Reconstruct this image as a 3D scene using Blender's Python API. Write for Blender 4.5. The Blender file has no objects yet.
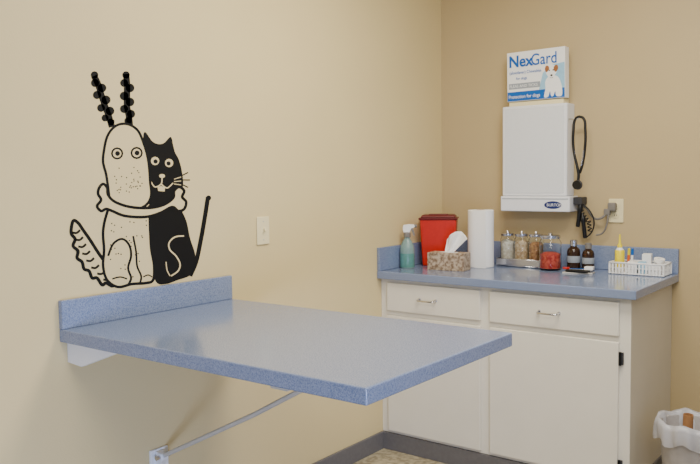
import bpy, bmesh, math, random
from mathutils import Matrix, Vector
random.seed(7)
C = bpy.context.collection

# ---------------------------------------------------------------- materials
def lin(c):
    return tuple(((v/255)/12.92 if v/255 <= .04045 else ((v/255+.055)/1.055)**2.4) for v in c)+(1,)
def mat(name, col, rough=.5, metal=0, trans=0, ior=1.45, coat=0, var=0, vscale=60, bump=0, bscale=200, col2=None, emit=0, spec=None):
    m = bpy.data.materials.new(name); m.use_nodes = True
    nt = m.node_tree; b = nt.nodes['Principled BSDF']
    b.inputs['Base Color'].default_value = lin(col)
    b.inputs['Roughness'].default_value = rough
    b.inputs['Metallic'].default_value = metal
    b.inputs['Transmission Weight'].default_value = trans
    b.inputs['IOR'].default_value = ior
    b.inputs['Coat Weight'].default_value = coat
    if spec is not None: b.inputs['Specular IOR Level'].default_value = spec
    if emit:
        b.inputs['Emission Color'].default_value = lin(col); b.inputs['Emission Strength'].default_value = emit
    tc = nt.nodes.new('ShaderNodeTexCoord')
    if var or col2:
        n = nt.nodes.new('ShaderNodeTexNoise'); n.inputs['Scale'].default_value = vscale; n.inputs['Detail'].default_value = 3
        nt.links.new(tc.outputs['Object'], n.inputs['Vector'])
        r = nt.nodes.new('ShaderNodeValToRGB')
        if col2: a, c = lin(col), lin(col2)
        else:
            a = tuple(max(0, x*(1-var)) for x in lin(col)[:3])+(1,); c = tuple(min(1, x*(1+var)) for x in lin(col)[:3])+(1,)
        r.color_ramp.elements[0].position = .38; r.color_ramp.elements[1].position = .62
        r.color_ramp.elements[0].color = a; r.color_ramp.elements[1].color = c
        nt.links.new(n.outputs['Fac'], r.inputs['Fac']); nt.links.new(r.outputs['Color'], b.inputs['Base Color'])
    if bump:
        n2 = nt.nodes.new('ShaderNodeTexNoise'); n2.inputs['Scale'].default_value = bscale; n2.inputs['Detail'].default_value = 2
        nt.links.new(tc.outputs['Object'], n2.inputs['Vector'])
        bp = nt.nodes.new('ShaderNodeBump'); bp.inputs['Strength'].default_value = bump; bp.inputs['Distance'].default_value = .002
        nt.links.new(n2.outputs['Fac'], bp.inputs['Height']); nt.links.new(bp.outputs['Normal'], b.inputs['Normal'])
    return m
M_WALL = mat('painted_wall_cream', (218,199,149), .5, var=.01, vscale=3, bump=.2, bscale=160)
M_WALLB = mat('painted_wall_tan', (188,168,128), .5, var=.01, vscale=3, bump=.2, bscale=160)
M_CEIL = mat('ceiling_white', (220,216,206), .8, bump=.2)
M_LAM = mat('blue_laminate', (102,119,154), .15, col2=(138,151,181), vscale=340, spec=.8)
M_FLOOR = mat('speckled_vinyl', (140,130,108), .45, col2=(186,176,150), vscale=45)
M_BASE = mat('grey_vinyl_base', (104,102,104), .5, var=.05)
M_CAB = mat('cream_laminate', (228,223,210), .4, var=.01, vscale=8)
M_CABS = mat('cream_laminate_panel', (210,202,184), .45, var=.01, vscale=8)
M_WHITE = mat('white_enamel', (230,232,238), .3, var=.01)
M_WPL = mat('white_plastic', (240,241,243), .4, var=.01)
M_IVORY = mat('ivory_plastic', (234,222,178), .4, var=.01)
M_CHROME = mat('chrome', (210,210,215), .18, metal=1, var=.02)
M_STEEL = mat('painted_steel', (200,198,194), .4, metal=.2, var=.02)
M_BLACK = mat('black_vinyl', (9,9,10), .6, var=.05, spec=.3)
M_BRUB = mat('black_rubber', (14,14,15), .4, var=.05)
M_GREY = mat('grey_plastic', (120,116,112), .5, var=.03)
M_DGREY = mat('dark_grey_plastic', (50,50,54), .5, var=.03)
M_RED = mat('sharps_red', (190,32,14), .35, var=.03)
M_DRED = mat('sharps_lid_red', (98,22,22), .4, var=.05)
M_GLASS = mat('clear_glass', (250,252,252), .03, trans=1, ior=1.3, var=.001)
M_TEAL = mat('teal_translucent', (150,182,178), .25, trans=.35, var=.04, vscale=30)
M_LIQ = mat('liquid_green', (90,140,134), .2, var=.05)
M_TISB = mat('tissue_box_pattern', (120,98,78), .6, col2=(190,172,150), vscale=70)
M_PAPER = mat('soft_paper', (244,244,244), .85, bump=.4, bscale=90)
M_CARD = mat('cardboard', (166,120,78), .8, var=.05)
M_COTTON = mat('jar_filling_tan', (176,140,96), .8, col2=(226,205,170), vscale=60)
M_COTW = mat('jar_filling_white', (200,186,160), .8, col2=(232,226,212), vscale=60)
M_BISC = mat('jar_filling_brown', (140,92,50), .8, col2=(200,150,96), vscale=60)
M_REDF = mat('jar_filling_red', (170,24,20), .5, col2=(214,90,66), vscale=70)
M_AMBER = mat('amber_glass', (52,34,22), .12, var=.08)
M_BLUE = mat('print_blue', (0,92,180), .4, var=.02)
M_NAVY = mat('print_navy', (14,38,104), .4, var=.02)
M_SKY = mat('print_light_blue', (150,196,226), .4, var=.03)
M_LGREY = mat('print_grey', (150,158,168), .4, var=.03)
M_TAN = mat('print_fur_tan', (150,96,56), .5, var=.1)
M_YEL = mat('yellow_plastic', (236,216,20), .4, var=.03)
M_ORG = mat('orange_plastic', (230,100,24), .4, var=.03)
M_BAG = mat('bin_liner', (214,214,222), .3, trans=.3, bump=.6, bscale=40)
M_BIN = mat('bin_grey', (176,172,172), .5, var=.03)
M_EMI = mat('light_diffuser', (255,246,228), .5, emit=3)

# ---------------------------------------------------------------- helpers
def root(name, loc=(0,0,0), rz=0):
    e = bpy.data.objects.new(name, None); e.location = loc; e.rotation_euler = (0,0,rz); e.empty_display_size = .05
    C.objects.link(e); return e
def finish(bm, name, m, parent, smooth=False):
    me = bpy.data.meshes.new(name); bmesh.ops.recalc_face_normals(bm, faces=bm.faces[:]); bm.to_mesh(me); bm.free()
    if smooth:
        for p in me.polygons: p.use_smooth = True
    for mm in (m if isinstance(m,(list,tuple)) else [m]): me.materials.append(mm)
    o = bpy.data.objects.new(name, me); C.objects.link(o)
    if parent: o.parent = parent
    return o
def box(name, x1,x2,y1,y2,z1,z2, m, parent=None, bev=.002, rot=None, seg=2):
    bm = bmesh.new(); bmesh.ops.create_cube(bm, size=1)
    cx,cy,cz=(x1+x2)/2,(y1+y2)/2,(z1+z2)/2
    for v in bm.verts: v.co = Vector((v.co.x*(x2-x1), v.co.y*(y2-y1), v.co.z*(z2-z1)))
    if bev: bmesh.ops.bevel(bm, geom=bm.edges[:], offset=bev, segments=seg, affect='EDGES', profile=.5)
    o = finish(bm, name, m, parent)
    o.location=(cx,cy,cz)
    if rot: o.rotation_euler=rot
    return o
def prism(name, pts, axis, a, b, m, parent=None, bev=0):
    bm = bmesh.new()
    def P(p,t):
        return {'y':(p[0],t,p[1]),'x':(t,p[0],p[1]),'z':(p[0],p[1],t)}[axis]
    v1=[bm.verts.new(P(p,a)) for p in pts]; v2=[bm.verts.new(P(p,b)) for p in pts]
    bm.faces.new(v1); bm.faces.new(v2[::-1]); n=len(pts)
    for i in range(n): bm.faces.new((v1[i],v1[(i+1)%n],v2[(i+1)%n],v2[i]))
    if bev: bmesh.ops.bevel(bm, geom=bm.edges[:], offset=bev, segments=2, affect='EDGES', profile=.5)
    return finish(bm,name,m,parent)
def lathe(name, prof, m, parent=None, loc=(0,0,0), n=36, sx=1, sy=1, smooth=True, rot=None):
    bm = bmesh.new(); rings=[]
    for r,z in prof:
        if r<1e-5: rings.append([bm.verts.new((0,0,z))])
        else: rings.append([bm.verts.new((r*math.cos(2*math.pi*i/n)*sx, r*math.sin(2*math.pi*i/n)*sy, z)) for i in range(n)])
    for A,B in zip(rings,rings[1:]):
        for i in range(n):
            j=(i+1)%n
            if len(A)==1 and len(B)==1: continue
            if len(A)==1: bm.faces.new((A[0],B[i],B[j]))
            elif len(B)==1: bm.faces.new((A[i],A[j],B[0]))
            else: bm.faces.new((A[i],A[j],B[j],B[i]))
    o = finish(bm,name,m,parent,smooth)
    o.location=loc
    if rot: o.rotation_euler=rot
    if smooth:
        md=o.modifiers.new('es','EDGE_SPLIT'); md.split_angle=math.radians(40)
    return o
def tube(name, pts, r, m, parent=None, cyc=False, smooth=True, res=6):
    cu = bpy.data.curves.new(name,'CURVE'); cu.dimensions='3D'; cu.bevel_depth=r; cu.bevel_resolution=3; cu.use_fill_caps=True; cu.resolution_u=res
    if smooth:
        s=cu.splines.new('BEZIER'); s.bezier_points.add(len(pts)-1)
        for bp,p in zip(s.bezier_points,pts): bp.co=p; bp.handle_left_type=bp.handle_right_type='AUTO'
    else:
        s=cu.splines.new('POLY'); s.points.add(len(pts)-1)
        for bp,p in zip(s.points,pts): bp.co=(*p,1)
    s.use_cyclic_u=cyc
    t=bpy.data.objects.new('tmp',cu); C.objects.link(t)
    dg=bpy.context.evaluated_depsgraph_get(); dg.update()
    me=bpy.data.meshes.new_from_object(t.evaluated_get(dg)); bpy.data.objects.remove(t); bpy.data.curves.remove(cu)
    me.name=name; me.materials.clear(); me.materials.append(m)
    for p in me.polygons: p.use_smooth=True
    o=bpy.data.objects.new(name,me); C.objects.link(o)
    if parent: o.parent=parent
    return o
def coil(path, turns, rad, n=10):
    P=[Vector(p) for p in path]; L=[0]
    for a,b in zip(P,P[1:]): L.append(L[-1]+(b-a).length)
    out=[]; N=turns*n
    for k in range(N+1):
        s=L[-1]*k/N; i=0
        while i<len(P)-2 and s>L[i+1]: i+=1
        t=(s-L[i])/(L[i+1]-L[i]); c=P[i].lerp(P[i+1],t); d=(P[i+1]-P[i]).normalized()
        u=d.cross(Vector((0,1,0))).normalized(); w=d.cross(u)
        a=2*math.pi*k/n; out.append(tuple(c+u*rad*math.cos(a)+w*rad*math.sin(a)))
    return out
def catmull(P, closed=True, k=5):
    out=[]; n=len(P); rng=range(n) if closed else range(n-1)
    for i in rng:
        if closed: a,b,c,d=P[i-1],P[i],P[(i+1)%n],P[(i+2)%n]
        else: a,b,c,d=P[max(i-1,0)],P[i],P[i+1],P[min(i+2,n-1)]
        for j in range(k):
            t=j/k
            out.append(tuple(.5*((2*b[q])+(-a[q]+c[q])*t+(2*a[q]-5*b[q]+4*c[q]-d[q])*t*t+(-a[q]+3*b[q]-3*c[q]+d[q])*t**3) for q in (0,1)))
    if not closed: out.append(P[-1])
    return out
class Art:
    """flat printed / cut-vinyl artwork: filled shapes and brush strokes stacked in hair-thin layers on a surface"""
    def __init__(s, name, mp, mats, parent=None): s.bm=bmesh.new(); s.name=name; s.mp=mp; s.mats=mats; s.parent=parent; s.k=0
    def fill(s, P, mi, smooth=True, lift=1):
        if smooth: P=catmull(P)
        s.k+=lift; vs=[s.bm.verts.new(s.mp(p[0],p[1],s.k)) for p in P]
        f=s.bm.faces.new(vs); f.material_index=mi
        r=bmesh.ops.triangulate(s.bm,faces=[f],ngon_method='EAR_CLIP')
        for g in r['faces']: g.material_index=mi
    def stroke(s, P, w, mi, closed=False, smooth=True, lift=1):
        if smooth: P=catmull(P,closed)
        s.k+=lift; n=len(P); prev=None; first=None
        for i in range(n):
            a=P[i-1] if (i or closed) else P[0]; b=P[(i+1)%n] if (i<n-1 or closed) else P[-1]
            dx,dy=b[0]-a[0],b[1]-a[1]; l=math.hypot(dx,dy) or 1
            nx,ny=-dy/l*w/2,dx/l*w/2
            cur=(s.bm.verts.new(s.mp(P[i][0]+nx,P[i][1]+ny,s.k)),s.bm.verts.new(s.mp(P[i][0]-nx,P[i][1]-ny,s.k)))
            if prev: s.bm.faces.new((prev[0],prev[1],cur[1],cur[0])).material_index=mi
            else: first=cur
            prev=cur
        if closed: s.bm.faces.new((prev[0],prev[1],first[1],first[0])).material_index=mi
    def dot(s,x,y,r,mi,ry=None,lift=1):
        ry=ry or r; s.fill([(x+r*math.cos(t*math.pi/6),y+ry*math.sin(t*math.pi/6)) for t in range(12)],mi,False,lift)
    def done(s):
        me=bpy.data.meshes.new(s.name); s.bm.to_mesh(me); s.bm.free()
        for m in s.mats: me.materials.append(m)
        o=bpy.data.objects.new(s.name,me); C.objects.link(o)
        if s.parent: o.parent=s.parent
        return o
def text(name, body, size, loc, m, parent=None, rot=(math.pi/2,0,0), bold=0, sx=1):
    cu=bpy.data.curves.new(name,'FONT'); cu.body=body; cu.size=size; cu.offset=bold; cu.extrude=.0003
    t=bpy.data.objects.new('tmp',cu); C.objects.link(t)
    dg=bpy.context.evaluated_depsgraph_get(); dg.update()
    me=bpy.data.meshes.new_from_object(t.evaluated_get(dg)); bpy.data.objects.remove(t)
    me.materials.clear(); me.materials.append(m); me.name=name
    o=bpy.data.objects.new(name,me); C.objects.link(o); o.location=loc; o.rotation_euler=rot; o.scale=(sx,1,1)
    if parent: o.parent=parent
    return o

# ---------------------------------------------------------------- room
H=2.7
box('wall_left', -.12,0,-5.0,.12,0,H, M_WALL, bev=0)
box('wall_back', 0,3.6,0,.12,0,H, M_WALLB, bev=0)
box('floor', -.12,3.6,-5.0,.12,-.1,0, M_FLOOR, bev=0)
box('ceiling', -.12,3.6,-5.0,.12,H,H+.1, M_CEIL, bev=0)
box('baseboard_left', 0,.012,-5.0,-.612,0,.09, M_BASE, bev=.003)
box('baseboard_back', 1.262,3.6,-.012,0,0,.09, M_BASE, bev=.003)

# ---------------------------------------------------------------- base cabinet
ZC=.915; W=1.275; D=.642; CR=1.245
cab=root('base_cabinet',(0,0,0))
box('carcass', .001,CR,-.598,-.002,.0,.876, M_CABS, cab, bev=.001)
box('face_frame', .001,CR,-.603,-.598,.09,.876, M_CAB, cab, bev=.0005)
box('drawer_front_1', .045,.565,-.620,-.603,.718,.858, M_CAB, cab, bev=.003)
box('drawer_front_2', .613,1.2,-.620,-.603,.718,.858, M_CAB, cab, bev=.003)
box('door_front_1', .045,.565,-.620,-.603,.105,.692, M_CAB, cab, bev=.003)
box('door_front_2', .613,1.2,-.620,-.603,.105,.692, M_CAB, cab, bev=.003)
box('toe_base', .001,CR+.004,-.612,-.598,.0,.088, M_BASE, cab, bev=.002)
box('toe_base_side', CR,CR+.006,-.598,-.014,.0,.088, M_BASE, cab, bev=.002)
for i,xc in enumerate((.285,.9)):
    h=.045; z=.79
    tube('pull_%d'%(i+1), [(xc-h,-.620,z),(xc-h,-.645,z-.003),(xc-h+.006,-.650,z-.004),(xc+h-.006,-.650,z-.004),(xc+h,-.645,z-.003),(xc+h,-.620,z)], .0045, M_CHROME, cab, smooth=False)
    for sgn in (-1,1): lathe('pull_foot_%d_%d'%(i+1,sgn), [(0,0),(.008,0),(.007,.004),(0,.004)], M_CHROME, cab, loc=(xc+sgn*h,-.620,z), rot=(math.pi/2,0,0), n=16)
for i,z in enumerate((.625,.17)):
    box('hinge_leaf_%d'%i, 1.2005,1.218,-.613,-.603,z-.026,z+.026, M_DGREY, cab, bev=.002)
    lathe('hinge_pin_%d'%i, [(0,-.028),(.005,-.028),(.005,.028),(0,.028)], M_BLACK, cab, loc=(1.206,-.617,z), n=12)
box('countertop', .001,W,-D,-.001,.877,ZC, M_LAM, cab, bev=.004, seg=3)
SP=.118
box('backsplash', .001,W,-.020,-.001,ZC+.0003,ZC+SP, M_LAM, None, bev=.003)
box('side_splash', .001,.020,-D+.002,-.0205,ZC+.0003,ZC+SP, M_LAM, None, bev=.003)

# ---------------------------------------------------------------- fold-down exam table
tb=root('exam_table')
TY1,TY2,TX,TZ=-2.398,-1.653,1.222,.913
box('table_top', .001,TX,TY1,TY2,TZ-.042,TZ, M_LAM, tb, bev=.004, seg=3)
box('table_backsplash', .001,.022,TY1,TY2,TZ,TZ+.093, M_LAM, tb, bev=.003)
for nm,ya_ in (('near',-2.372),('far',-1.70)):
    prism('wall_bracket_'+nm, [(.001,.870),(.27,.870),(.255,.860),(.075,.795),(.001,.80)], 'y', ya_,ya_+.02, M_WPL, tb, bev=.002)
box('wall_rail', .001,.03,-2.352,-1.70,.825,.870, M_WPL, tb, bev=.002)
box('cross_channel', .86,.92,-2.33,-1.72,.840,.870, M_STEEL, tb, bev=.003)
box('brace_foot_plate', .001,.012,-2.065,-1.985,.30,.415, M_WPL, tb, bev=.003)
prism('brace_foot_clevis', [(.012,.33),(.012,.41),(.045,.405),(.05,.385)], 'y', -2.045,-2.015, M_WPL, tb, bev=.002)
tube('support_brace', [(.03,-2.03,.39),(.5,-2.03,.628),(.88,-2.03,.838)], .0085, M_STEEL, tb, smooth=False)
lathe('brace_pin', [(0,-.03),(.008,-.03),(.008,.03),(0,.03)], M_CHROME, tb, loc=(.035,-2.03,.392), rot=(math.pi/2,0,0), n=14)

# ---------------------------------------------------------------- wall decal (black cut vinyl; drawn on a sketch sheet then laid on the wall)
def sheet(u,v,k=0):
    a=(u-350)/771.1; b=(v-232)/771.1
    dx=-.6069+.7943*a+.0320*b; dy=.7917+.6076*a-.0648*b; dz=-.0709-.0140*a-.9974*b
    t=-2.232/dx
    return (.0004+.00002*k, -3.768+t*dy, 1.386+t*dz)
dc=Art('wall_decal', sheet, [M_BLACK, M_WALL])
K,Wt=0,1
# ears: wavy branch shapes (stem with big rounded lobes)
dc.stroke([(94,76),(98,84),(101,94),(105,106),(109,117),(112,127)],6.4,K)
for x,y,r in ((94.5,75,3.8),(95,83,4.2),(102,88,4.4),(97,95,4.2),(106,100,4.6),(101,108,4.0),(110,111,4.4),(105,118,3.6),(111,122,3.6)): dc.dot(x,y,r,K,lift=0)
dc.stroke([(126,74),(127,84),(127,95),(127,106),(129,117),(130,127)],6.4,K)
for x,y,r in ((126,75,3.8),(124,83,4.0),(130,88,4.4),(124,96,4.4),(130,102,4.4),(124,109,4.2),(131,114,4.2),(128,121,3.8)): dc.dot(x,y,r,K,lift=0)
# cat
dc.fill([(148,206),(165,204),(178,207),(186,220),(190,238),(195,254),(195,268),(189,276),(178,280),(166,284),(156,282),(151,262),(149,240)],K)
dc.fill([(143,142),(145,132),(152,141),(158,144),(164,143),(171,137),(174,150),(179,160),(182,172),(183,186),(178,196),(168,205),(155,207),(146,200),(144,180)],K)
dc.stroke([(190,276),(196,262),(200,244),(204,222),(208,197)],4.4,K)
dc.dot(208.5,198,2.6,K)
dc.stroke([(184,236),(175,237),(169,243),(170,250),(176,256),(180,264),(178,271),(171,276)],1.4,Wt)
dc.stroke([(166,262),(167,270),(170,276)],1.0,Wt)
dc.dot(155,161,4.2,Wt); dc.dot(155.5,161.5,2.2,K)
dc.dot(169,163,4.2,Wt); dc.dot(168.5,163.5,2.2,K)
dc.dot(162,176,3.0,Wt,2.0)
dc.stroke([(162,178),(161,184),(155,187),(151,182)],1.2,Wt)
dc.stroke([(161,184),(167,188),(173,183)],1.2,Wt)
dc.fill([(157.5,187),(161,186),(165,187.5),(164.5,191.5),(158,191)],Wt,False)
for dy,l in ((-5,188),(0,190),(5,188)): dc.stroke([(176,180+dy*.4),(182,180+dy*.9),(l,180+dy*1.5)],1.2,K,lift=0)
dc.k+=1
for dy in (-3,1,5): dc.stroke([(174,181+dy*.6),(181,180+dy)],.8,Wt,smooth=False,lift=0)
# dog tail: pale inside, heavy fuzzy outline, feather strokes
tail=[(73,221),(78,223),(83,230),(90,240),(99,254),(108,266),(116,276),(113,286),(106,283),(102,285),(97,278),(92,278),(89,271),(84,269),(82,262),(77,258),(78,251),(73,246),(75,239),(71,233)]
dc.fill(tail,Wt); dc.stroke(tail,3.4,K,closed=True)
for x,y in ((76,229),(79,236),(82,243),(86,250),(90,257),(95,264),(101,270),(107,276)):
    dc.stroke([(x-4,y+3.5),(x+.5,y+4),(x+4,y+1)],2.3,K,lift=0)
dc.k+=1
# dog body
body=[(112,203),(106,216),(103,232),(104,250),(103,266),(107,280),(118,287),(132,284),(146,283),(153,280),(154,266),(151,248),(150,230),(148,212),(135,208),(122,208)]
dc.fill(body,Wt); dc.stroke(body,2.8,K,closed=True)
dc.stroke([(108,256),(113,244),(122,239),(129,245),(131,256),(128,268),(131,278),(128,285)],2.3,K)
dc.stroke([(133,236),(136,252),(137,266),(141,276),(140,283)],2.0,K)
dc.stroke([(112,279),(120,277),(127,279)],1.5,K); dc.stroke([(143,277),(148,275),(152,277)],1.3,K)
for i in range(34):
    x=random.uniform(109,147); y=random.uniform(218,280); dc.dot(x,y,.7,K,lift=0)
# dog head
head=[(104,150),(107,137),(113,128),(121,124),(130,125),(138,131),(143,142),(147,155),(149,168),(150,182),(151,195),(147,204),(138,209),(127,210),(117,207),(110,199),(108,187),(106,174),(103,162)]
dc.fill(head,Wt); dc.stroke(head,2.6,K,closed=True)
for x,y in ((117,153.5),(136.5,153)):
    dc.dot(x,y,6.2,K); dc.dot(x,y,4.3,Wt); dc.dot(x+.4,y,2.5,K)
for i in range(34):
    t=random.random()*6.28; q=random.random()**.5; dc.dot(128+15*q*math.cos(t),181+16*q*math.sin(t),.65,K,lift=0)
# bone
bone=[(99,188),(103,184),(107,188),(108,195),(115,202),(130,207),(148,208),(163,205),(173,198),(174,191),(179,187),(184,191),(182,197),(186,202),(184,209),(178,211),(172,207),(160,213),(145,217),(125,216),(112,211),(106,209),(101,211),(97,206),(101,200),(98,194)]
dc.fill(bone,Wt); dc.stroke(bone,2.9,K,closed=True)
dc.done()

# ---------------------------------------------------------------- light switch
sw=root('light_switch',(0,-1.455,1.17))
box('plate', .0005,.007,-.036,.036,-.058,.058, M_IVORY, sw, bev=.003)
box('toggle_slot', .006,.0085,-.006,.006,-.014,.014, M_IVORY, sw, bev=.001)
box('toggle', .007,.02,-.004,.004,-.004,.010, M_IVORY, sw, bev=.001, rot=(0,-.4,0))
for z in (-.038,.038): lathe('screw', [(0,.0),(.003,.0),(.0025,.0015),(0,.0015)], M_STEEL, sw, loc=(.0068,0,z), rot=(0,math.pi/2,0), n=10)

# ---------------------------------------------------------------- x-ray view box
vb=root('xray_view_box')
box('housing', .422,.768,-.100,-.0002,1.278,1.735, M_WHITE, vb, bev=.006, seg=3)
box('viewing_panel', .438,.753,-.1025,-.099,1.292,1.722, mat('opal_panel',(220,224,230),.25,var=.01), vb, bev=.002)
box('control_base', .420,.790,-.118,-.0002,1.200,1.277, M_WHITE, vb, bev=.006, seg=3)
box('base_groove', .43,.783,-.1195,-.117,1.262,1.266, M_LGREY, vb, bev=0)
lathe('badge', [(0,0),(.045,0),(.045,.002),(0,.002)], M_NAVY, vb, loc=(.705,-.118,1.234), rot=(math.pi/2,0,0), sy=.42, n=40)
text('badge_text','BURTON',.020,(.673,-.1205,1.2275),M_WHITE,vb)
box('top_clip', .455,.745,-.09,-.02,1.735,1.758, M_IVORY, vb, bev=.002)

# ---------------------------------------------------------------- medicine display box on top
mb=root('medicine_display_box',(.450,-.10,1.7585)); mb.rotation_euler=(0,-.01,0)
PW=.308
box('carton', 0,PW,.0,.05,0,.247, M_WPL, mb, bev=.0015)
def pm(u,v,k=0): return (u*PW/.318, -.0006-.00012*k, v)
pa=Art('carton_print', pm, [M_SKY,M_BLUE,M_WPL,M_TAN,M_BLACK,M_LGREY,M_NAVY], mb)
pa.fill([(0.002,.002),(.316,.002),(.316,.048),(.002,.048)],1,False)
pa.fill([(.178,.048),(.316,.048),(.316,.172),(.25,.165),(.2,.13)],0,False)
pa.fill([(.01,.062),(.185,.062),(.185,.090),(.01,.090)],5,False)
# small terrier: chest + legs, head, muzzle, one tan ear patch each side
pa.fill([(.206,.010),(.214,.05),(.212,.08),(.225,.104),(.25,.112),(.278,.105),(.294,.08),(.302,.045),(.300,.010),(.272,.010),(.266,.035),(.256,.012),(.244,.012),(.238,.036),(.228,.010)],2)
pa.fill([(.216,.128),(.219,.150),(.234,.163),(.254,.164),(.271,.152),(.274,.128),(.262,.110),(.255,.098),(.240,.096),(.229,.108)],2)
pa.fill([(.217,.130),(.211,.145),(.215,.160),(.225,.162),(.233,.156),(.234,.145),(.226,.134)],3)
pa.fill([(.262,.132),(.258,.147),(.262,.157),(.272,.162),(.280,.158),(.282,.143),(.272,.128)],3)
pa.dot(.235,.138,.0038,4); pa.dot(.256,.138,.0038,4); pa.dot(.2465,.113,.0065,4,.0048)
pa.stroke([(.238,.103),(.247,.100),(.256,.104)],.0018,4)
pa.done()
text('carton_title_a','Nex',.080,(.010,-.002,.173),M_BLUE,mb,bold=.0016,sx=.92)
text('carton_title_a2','Nex',.080,(.0115,-.0022,.1735),M_BLUE,mb,bold=.0014,sx=.92)
text('carton_title_b','Gard',.080,(.130,-.002,.173),M_BLUE,mb,bold=.0006,sx=.84)
text('carton_subtitle','(afoxolaner) Chewables',.021,(.014,-.002,.137),M_BLUE,mb,sx=.85)
text('carton_subtitle_two','for dogs',.018,(.05,-.002,.108),M_BLUE,mb)
text('carton_line','FLEAS AND TICKS',.019,(.014,-.002,.069),M_WPL,mb)
text('carton_line_low','Protection for dogs',.024,(.008,-.002,.015),M_WPL,mb,sx=.9)

# ---------------------------------------------------------------- stethoscope
st=root('stethoscope')
yy=-.085
tube('hook', [(.7685,yy,1.655),(.815,yy,1.655),(.824,yy,1.668)], .004, M_CHROME, st)
tube('tube_left', [(.822,yy,1.665),(.806,yy,1.655),(.797,yy-.005,1.60),(.799,yy-.005,1.50),(.816,yy-.005,1.425)], .0065, M_BRUB, st)
tube('tube_right', [(.822,yy,1.665),(.844,yy,1.655),(.854,yy,1.60),(.852,yy,1.50),(.838,yy,1.42),(.828,yy,1.39)], .0065, M_BRUB, st)
tube('tube_stem', [(.816,yy-.005,1.425),(.824,yy-.005,1.385),(.822,yy-.006,1.35)], .007, M_BRUB, st)
for i,(x1,x2) in enumerate(((.816,.808),(.836,.844))):
    tube('binaural_%d'%i, [(x1,yy-.006,1.425),(x2,yy-.006,1.46),(x2+.004*(1 if i else -1),yy-.006,1.50)], .003, M_CHROME, st)
lathe('chestpiece', [(0,0),(.021,0),(.024,.004),(.022,.010),(.01,.016),(0,.017)], M_DGREY, st, loc=(.822,yy-.005,1.333), rot=(math.pi/2,0,0))
lathe('diaphragm', [(0,0),(.0215,0),(.0215,.003),(0,.003)], M_BRUB, st, loc=(.822,yy-.023,1.333), rot=(math.pi/2,0,0))

# ---------------------------------------------------------------- outlet, plug, otoscope handsets
ol=root('wall_outlet',(.980,0,1.205))
box('plate', -.036,.036,-.007,-.0005,-.058,.058, M_IVORY, ol, bev=.003)
for z in (-.022,.022):
    lathe('socket', [(0,0),(.016,0),(.015,.003),(0,.003)], M_IVORY, ol, loc=(0,-.007,z), rot=(math.pi/2,0,0), n=24)
    for x in (-.005,.005): box('slot', x-.001,x+.001,-.0105,-.0095,z-.004,z+.004, M_BLACK, ol, bev=0)
ot=root('otoscope_handset')
ad=root('power_cord'); ad.parent=ot
box('plug_body', .950,.988,-.045,-.012,1.205,1.245, M_GREY, ad, bev=.006)
box('plug_neck', .932,.962,-.045,-.02,1.185,1.215, M_GREY, ad, bev=.004)
tube('cord', [(.945,-.035,1.195),(.925,-.045,1.172),(.895,-.04,1.165),(.865,-.03,1.185),(.845,-.03,1.215),(.822,-.03,1.232)], .006, M_GREY, ad)
tube('cord_lower', [(.955,-.04,1.195),(.948,-.045,1.135),(.925,-.04,1.095),(.895,-.04,1.085)], .0045, M_GREY, ad)
box('cradle', .7915,.835,-.075,-.002,1.235,1.272, M_DGREY, ot, bev=.004)
for i,(x,z0,tl) in enumerate(((.812,1.125,.12),(.850,1.070,-.12))):
    lathe('handle_%d'%i, [(0,0),(.008,.0),(.010,.006),(.010,.075),(.013,.085),(.013,.10),(.008,.112),(.005,.125),(0,.126)], M_BRUB, ot, loc=(x,-.065,z0), rot=(0,tl,0), n=20)
tube('coiled_cord_1', coil([(.815,-.05,1.235),(.83,-.05,1.19),(.862,-.05,1.15),(.87,-.05,1.10)],9,.009), .0028, M_BRUB, ot, smooth=False)
tube('hanging_cord', [(.83,-.05,1.24),(.872,-.055,1.20),(.89,-.055,1.15),(.878,-.055,1.10),(.852,-.06,1.072)], .0035, M_BRUB, ot)

# ---------------------------------------------------------------- spray bottle
sb=root('spray_bottle',(.062,-.455,ZC),.5)
lathe('bottle', [(0,0),(.034,0),(.037,.005),(.037,.095),(.034,.115),(.024,.140),(.015,.152),(.014,.165),(0,.165)], M_TEAL, sb, sx=1,sy=.85)
lathe('liquid_band', [(.0372,.006),(.0376,.008),(.0376,.075),(.0372,.077)], M_LIQ, sb, sx=1,sy=.85)
lathe('collar', [(0,.160),(.018,.160),(.018,.180),(.012,.186),(0,.186)], M_GREY, sb, n=24)
prism('trigger_head', [(-.018,.184),(-.022,.205),(-.018,.222),(.01,.226),(.036,.224),(.040,.214),(.034,.208),(.02,.206),(.014,.184)], 'y', -.011,.011, M_WPL, sb, bev=.002)
prism('trigger', [(.018,.206),(.028,.206),(.036,.190),(.040,.168),(.034,.166),(.026,.186)], 'y', -.005,.005, M_GREY, sb, bev=.001)
lathe('nozzle', [(0,0),(.008,0),(.008,.012),(0,.012)], M_GREY, sb, loc=(.038,0,.217), rot=(0,math.pi/2,0), n=16)

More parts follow.
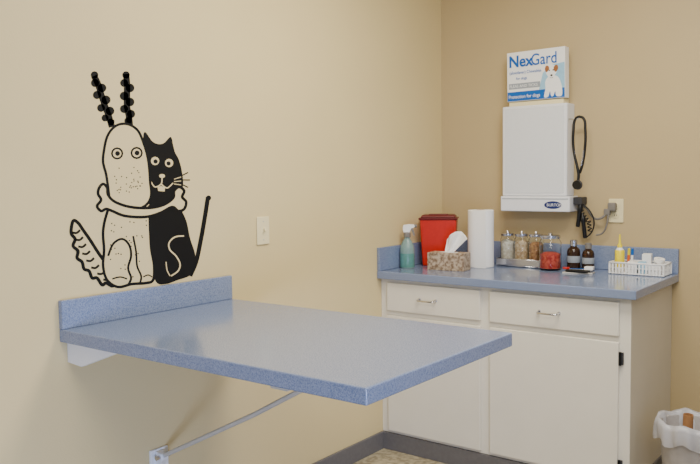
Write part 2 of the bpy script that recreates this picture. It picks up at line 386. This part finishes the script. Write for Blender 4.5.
# ---------------------------------------------------------------- sharps container
sc=root('sharps_container',(.132,-.255,ZC),.45)
def frustum(name,wx,wy,z1,w2x,w2y,z2,m,parent,bev=.006):
    bm=bmesh.new()
    a=[bm.verts.new((sx*wx/2,sy*wy/2,z1)) for sx,sy in ((-1,-1),(1,-1),(1,1),(-1,1))]
    b=[bm.verts.new((sx*w2x/2,sy*w2y/2,z2)) for sx,sy in ((-1,-1),(1,-1),(1,1),(-1,1))]
    bm.faces.new(a[::-1]); bm.faces.new(b)
    for i in range(4): bm.faces.new((a[i],a[(i+1)%4],b[(i+1)%4],b[i]))
    bmesh.ops.bevel(bm, geom=bm.edges[:], offset=bev, segments=3, affect='EDGES', profile=.5)
    return finish(bm,name,m,parent)
frustum('tub',.165,.105,0,.190,.125,.245,M_RED,sc)
frustum('rim',.200,.135,.242,.203,.138,.253,M_DRED,sc,.003)
frustum('lid',.186,.122,.253,.168,.105,.268,M_DRED,sc,.006)
box('lid_flap', -.05,.05,-.045,.02,.266,.272, M_DRED, sc, bev=.002)

# ---------------------------------------------------------------- tissue box
tk=root('tissue_box',(.280,-.408,ZC),.12)
box('carton', -.098,.098,-.046,.046,0,.088, M_TISB, tk, bev=.002)
lathe('slot_film', [(0,.0882),(.05,.0882),(.05,.0892),(0,.0892)], M_WPL, tk, sy=.35, n=30)
bm=bmesh.new(); n=28; grid=[]
for i in range(n+1):
    row=[]
    for j in range(13):
        s=i/n; t=j/12
        w=.022+.038*t; x=(s-.5)*2*w+.045*t; y=.010*math.sin(s*9+t*2)*(.4+t)+.004*math.sin(s*23)
        z=.087+.082*t*(1+.30*math.sin(s*4.2-.7))
        row.append(bm.verts.new((x,y,z)))
    grid.append(row)
for i in range(n):
    for j in range(12): bm.faces.new((grid[i][j],grid[i+1][j],grid[i+1][j+1],grid[i][j+1]))
o=finish(bm,'tissue_sheet',M_PAPER,tk,True); sm=o.modifiers.new('s','SOLIDIFY'); sm.thickness=.0012

# ---------------------------------------------------------------- paper towel roll
pt=root('paper_towel_roll',(.357,-.215,ZC))
lathe('roll', [(.022,0),(.063,0),(.066,.003),(.0665,.14),(.066,.291),(.063,.294),(.045,.2935),(.023,.294),(.022,.291),(.022,0)], M_PAPER, pt, n=48)
lathe('core', [(.0195,0.001),(.0218,0.001),(.0218,.2945),(.0195,.2945),(.0195,.001)], M_CARD, pt, n=32)
box('loose_sheet', .0,.062,-.0673,-.0662,.001,.293, M_PAPER, pt, bev=0)

# ---------------------------------------------------------------- glass jars in a chrome rack
def jar(parent, loc, r, h, fill, fh, lid, pre=''):
    lathe(pre+'glass', [(0,.0),(r*.9,.0),(r,.006),(r,h*.8),(r*.82,h*.9),(r*.8,h*.92),(r*.76,h*.92),(r*.78,h*.89),(r*.94,h*.79),(r*.94,.009),(0,.007)], M_GLASS, parent, loc, n=32)
    lathe(pre+'contents', [(0,.010),(r*.88,.010),(r*.90,.014),(r*.90,fh*.95),(r*.5,fh*1.04),(0,fh)], fill, parent, loc, n=24)
    lathe(pre+'lid', [(0,h*.915),(r*.9,h*.915),(r*.92,h*.93),(r*.92,h*.985),(r*.85,h),(0,h*1.0)], lid, parent, loc, n=32)
    lathe(pre+'lid_knob', [(0,h),(r*.16,h),(r*.22,h+.008),(r*.15,h+.013),(0,h+.014)], lid, parent, loc, n=20)
rk=root('jar_rack',(.530,-.10,ZC))
for i,(x,fl,fh) in enumerate(((-.078,M_COTW,.12),(0,M_COTTON,.12),(.078,M_BISC,.112))):
    jar(rk,(x,0,.012),.0375,.158,fl,fh,M_CHROME,'jar_%d_'%(i+1))
X=.118
box('rack_tray', -X,X,-.045,.045,.006,.011, M_CHROME, rk, bev=.001)
for z in (.04,.006):
    tube('rail_%d'%int(z*1000), [(-X,-.045,z),(X,-.045,z),(X,.045,z),(-X,.045,z)], .003, M_CHROME, rk, cyc=True, smooth=False)
box('rack_front_band', -X,X,-.0475,-.0455,.010,.040, M_CHROME, rk, bev=.0005)
for x in (-X,X):
    for y in (-.045,.045): tube('post', [(x,y,0),(x,y,.045)], .003, M_CHROME, rk, smooth=False)
tj=root('treat_jar',(.710,-.16,ZC))
jar(tj,(0,0,0),.054,.172,M_REDF,.085,M_CHROME)

# ---------------------------------------------------------------- dark bottles
for i,(x,y,s_) in enumerate(((.802,-.09,1.05),(.872,-.08,.95))):
    r_=root('medicine_bottle',(x,y,ZC)); r_.scale=(s_*.95,s_*.95,s_)
    lathe('bottle',[(0,0),(.029,0),(.032,.004),(.032,.085),(.028,.098),(.016,.108),(.015,.118),(0,.118)],M_AMBER,r_)
    lathe('cap',[(0,.112),(.018,.112),(.018,.138),(.015,.141),(0,.141)],M_GREY if i else M_CHROME,r_,n=24)
    lathe('label',[(.0322,.035),(.0326,.036),(.0326,.065),(.0322,.066)],M_LGREY,r_)

ti=root('instrument_tray',(.875,-.215,ZC),.15)
box('tray', -.07,.07,-.033,.033,0,.006, M_STEEL, ti, bev=.002)
for i,(y,m_) in enumerate(((-.022,M_BRUB),(-.006,M_BRUB),(.010,M_CHROME),(.024,M_BLUE))):
    lathe('pen_%d'%i,[(0,0),(.004,.004),(.006,.012),(.006,.10),(.004,.115),(0,.118)],m_,ti,loc=(-.06,y,.0125),rot=(0,math.pi/2,.12*(i-1.5)),n=14)
box('clip_red', -.07,-.04,-.02,.0,.019,.028, M_RED, ti, bev=.002)
box('small_carton', .03,.07,-.02,.02,.0185,.034, M_WPL, ti, bev=.002)

# ---------------------------------------------------------------- white plastic basket
bk=root('plastic_basket',(1.128,-.105,ZC),0)
lx,ly,hz=.122,.062,.055
frustum('base',.232,.112,0,.234,.114,.005,M_WPL,bk,.001)
for z,rr in ((.055,.0045),(.032,.002),(.006,.003)):
    g=1-.03*(1-z/.055)
    tube('ring_%d'%int(z*1000), [(-lx*g,-ly*g,z),(lx*g,-ly*g,z),(lx*g,ly*g,z),(-lx*g,ly*g,z)], rr, M_WPL, bk, cyc=True, smooth=False)
ns=17
for i in range(ns):
    x=-lx+2*lx*i/(ns-1)
    for y in (-ly,ly): box('slat', x-.0035,x+.0035,y-.001,y+.001,.004,.055, M_WPL, bk, bev=0)
for i in range(8):
    y=-ly+2*ly*i/7
    for x in (-lx,lx): box('slat_end', x-.001,x+.001,y-.0035,y+.0035,.004,.055, M_WPL, bk, bev=0)
box('gauze_pack', -.05,-.005,-.045,.02,.006,.060, M_WPL, bk, bev=.003, rot=(0,.1,.1))
box('blue_pack', .0,.035,-.04,.0,.006,.062, M_SKY, bk, bev=.002, rot=(0,-.1,.2))
box('tape_carton', .05,.10,-.04,.03,.006,.052, M_WPL, bk, bev=.003)
box('tall_carton', .005,.045,.005,.045,.006,.095, M_WPL, bk, bev=.002, rot=(.05,0,.1))
lathe('tape_roll',[(.010,0),(.024,0),(.024,.016),(.010,.016),(.010,0)],M_PAPER,bk,loc=(.085,0,.062),rot=(.2,.1,.4),n=28)
b2=root('squeeze_bottle'); b2.parent=bk; b2.location=(-.092,-.01,.006); b2.scale=(1,1,1.18)
lathe('squeeze_body',[(0,0),(.019,0),(.021,.004),(.021,.075),(.018,.090),(.009,.100),(0,.100)],M_WPL,b2)
lathe('squeeze_label',[(.0213,.02),(.0216,.021),(.0216,.085),(.0185,.089)],M_YEL,b2)
lathe('squeeze_cap',[(0,.098),(.011,.098),(.011,.108),(.006,.114),(.003,.150),(0,.152)],M_YEL,b2,n=20)
for i,(x,m1,m2) in enumerate(((-.066,M_ORG,M_YEL),(-.050,M_WPL,M_BLUE))):
    lathe('marker_barrel_%d'%i,[(0,0),(.005,0),(.006,.01),(.006,.08),(0,.082)],m1,bk,loc=(x,.03,.007),rot=(.1,.08,0),n=16)
    lathe('marker_cap_%d'%i,[(0,.08),(.0065,.08),(.006,.11),(0,.112)],m2,bk,loc=(x,.03,.007),rot=(.1,.08,0),n=16)

# ---------------------------------------------------------------- trash bin
tr=root('trash_bin',(1.455,-.48,0)); tr.scale=(.94,.94,.93)
lathe('bin',[(0,.002),(.098,.002),(.102,.008),(.132,.385),(.138,.390),(.134,.394),(.126,.388),(.097,.014),(0,.012)],M_BIN,tr,n=40)
bm=bmesh.new(); n=72; prof=[(.100,.05,0),(.118,.25,.003),(.125,.36,.005),(.130,.405,.006),(.141,.412,.007),(.147,.385,.009),(.147,.34,.013),(.143,.32,.014)]
rg=[]
for r,z,a in prof:
    rg.append([bm.verts.new(((r+a*math.sin(9*t+z*9)*.5+a*math.sin(17*t)*.5)*math.cos(t),(r+a*math.sin(9*t+z*9)*.5+a*math.sin(17*t)*.5)*math.sin(t), z+a*1.0*math.sin(7*t))) for t in [2*math.pi*i/n for i in range(n)]])
for A,B in zip(rg,rg[1:]):
    for i in range(n): bm.faces.new((A[i],A[(i+1)%n],B[(i+1)%n],B[i]))
finish(bm,'liner',M_BAG,tr,True)
lathe('cardboard_tube',[(.017,0),(.021,0),(.021,.2),(.017,.2),(.017,0)],M_CARD,tr,loc=(-.02,.0,.232),rot=(.05,.04,0),n=24)
for i in range(5):
    bm=bmesh.new(); bmesh.ops.create_icosphere(bm,subdivisions=2,radius=.045)
    for v in bm.verts: v.co*=random.uniform(.75,1.15)
    o=finish(bm,'crumpled_paper_%d'%i,M_PAPER,tr); a=i*1.256; o.location=(.055*math.cos(a),.055*math.sin(a),.25+.012*i)

# ---------------------------------------------------------------- ceiling fixture + lights
cl=root('ceiling_light',(1.35,-1.7,H))
box('fixture_frame', -.62,.62,-.32,.32,-.045,-.001, M_WHITE, cl, bev=.004)
box('diffuser', -.59,.59,-.29,.29,-.050,-.044, M_EMI, cl, bev=.001)
def area(name,loc,tgt,sx,sy,e,col,spread=math.pi):
    l=bpy.data.lights.new(name,'AREA'); l.shape='RECTANGLE'; l.size=sx; l.size_y=sy; l.energy=e; l.color=col; l.spread=spread
    o=bpy.data.objects.new(name,l); C.objects.link(o); o.location=loc
    o.rotation_euler=(Vector(tgt)-Vector(loc)).to_track_quat('-Z','Y').to_euler(); return o
area('ceiling_lamp',(1.35,-1.45,H-.07),(1.35,-1.45,0),1.2,.6,48,(1,.92,.77))
area('flash_bounce',(2.2,-2.9,2.45),(.5,-.9,1.0),1.1,.8,37,(1,.97,.91))
area('cool_fill',(3.2,-4.3,.5),(.0,-2.75,.15),.9,.7,22,(.48,.60,1),math.radians(80))  # unseen cool fill, added to tint the low left wall under the table
w=bpy.data.worlds.new('world'); bpy.context.scene.world=w; w.use_nodes=True
w.node_tree.nodes['Background'].inputs[0].default_value=(.78,.85,1,1); w.node_tree.nodes['Background'].inputs[1].default_value=.33

# ---------------------------------------------------------------- camera
ya,pi_,ro,f=.654,.071,-.014,771.1
fw=Vector((-math.sin(ya)*math.cos(pi_),math.cos(ya)*math.cos(pi_),-math.sin(pi_)))
r0=Vector((math.cos(ya),math.sin(ya),0)); u0=r0.cross(fw)
r=r0*math.cos(ro)+u0*math.sin(ro); u=-r0*math.sin(ro)+u0*math.cos(ro)
cd=bpy.data.cameras.new('camera'); co=bpy.data.objects.new('camera',cd); C.objects.link(co)
cd.sensor_width=36; cd.lens=f*36/700; cd.clip_start=.05
co.matrix_world=Matrix([[r[0],u[0],-fw[0],2.232],[r[1],u[1],-fw[1],-3.768],[r[2],u[2],-fw[2],1.386],[0,0,0,1]])
bpy.context.scene.camera=co
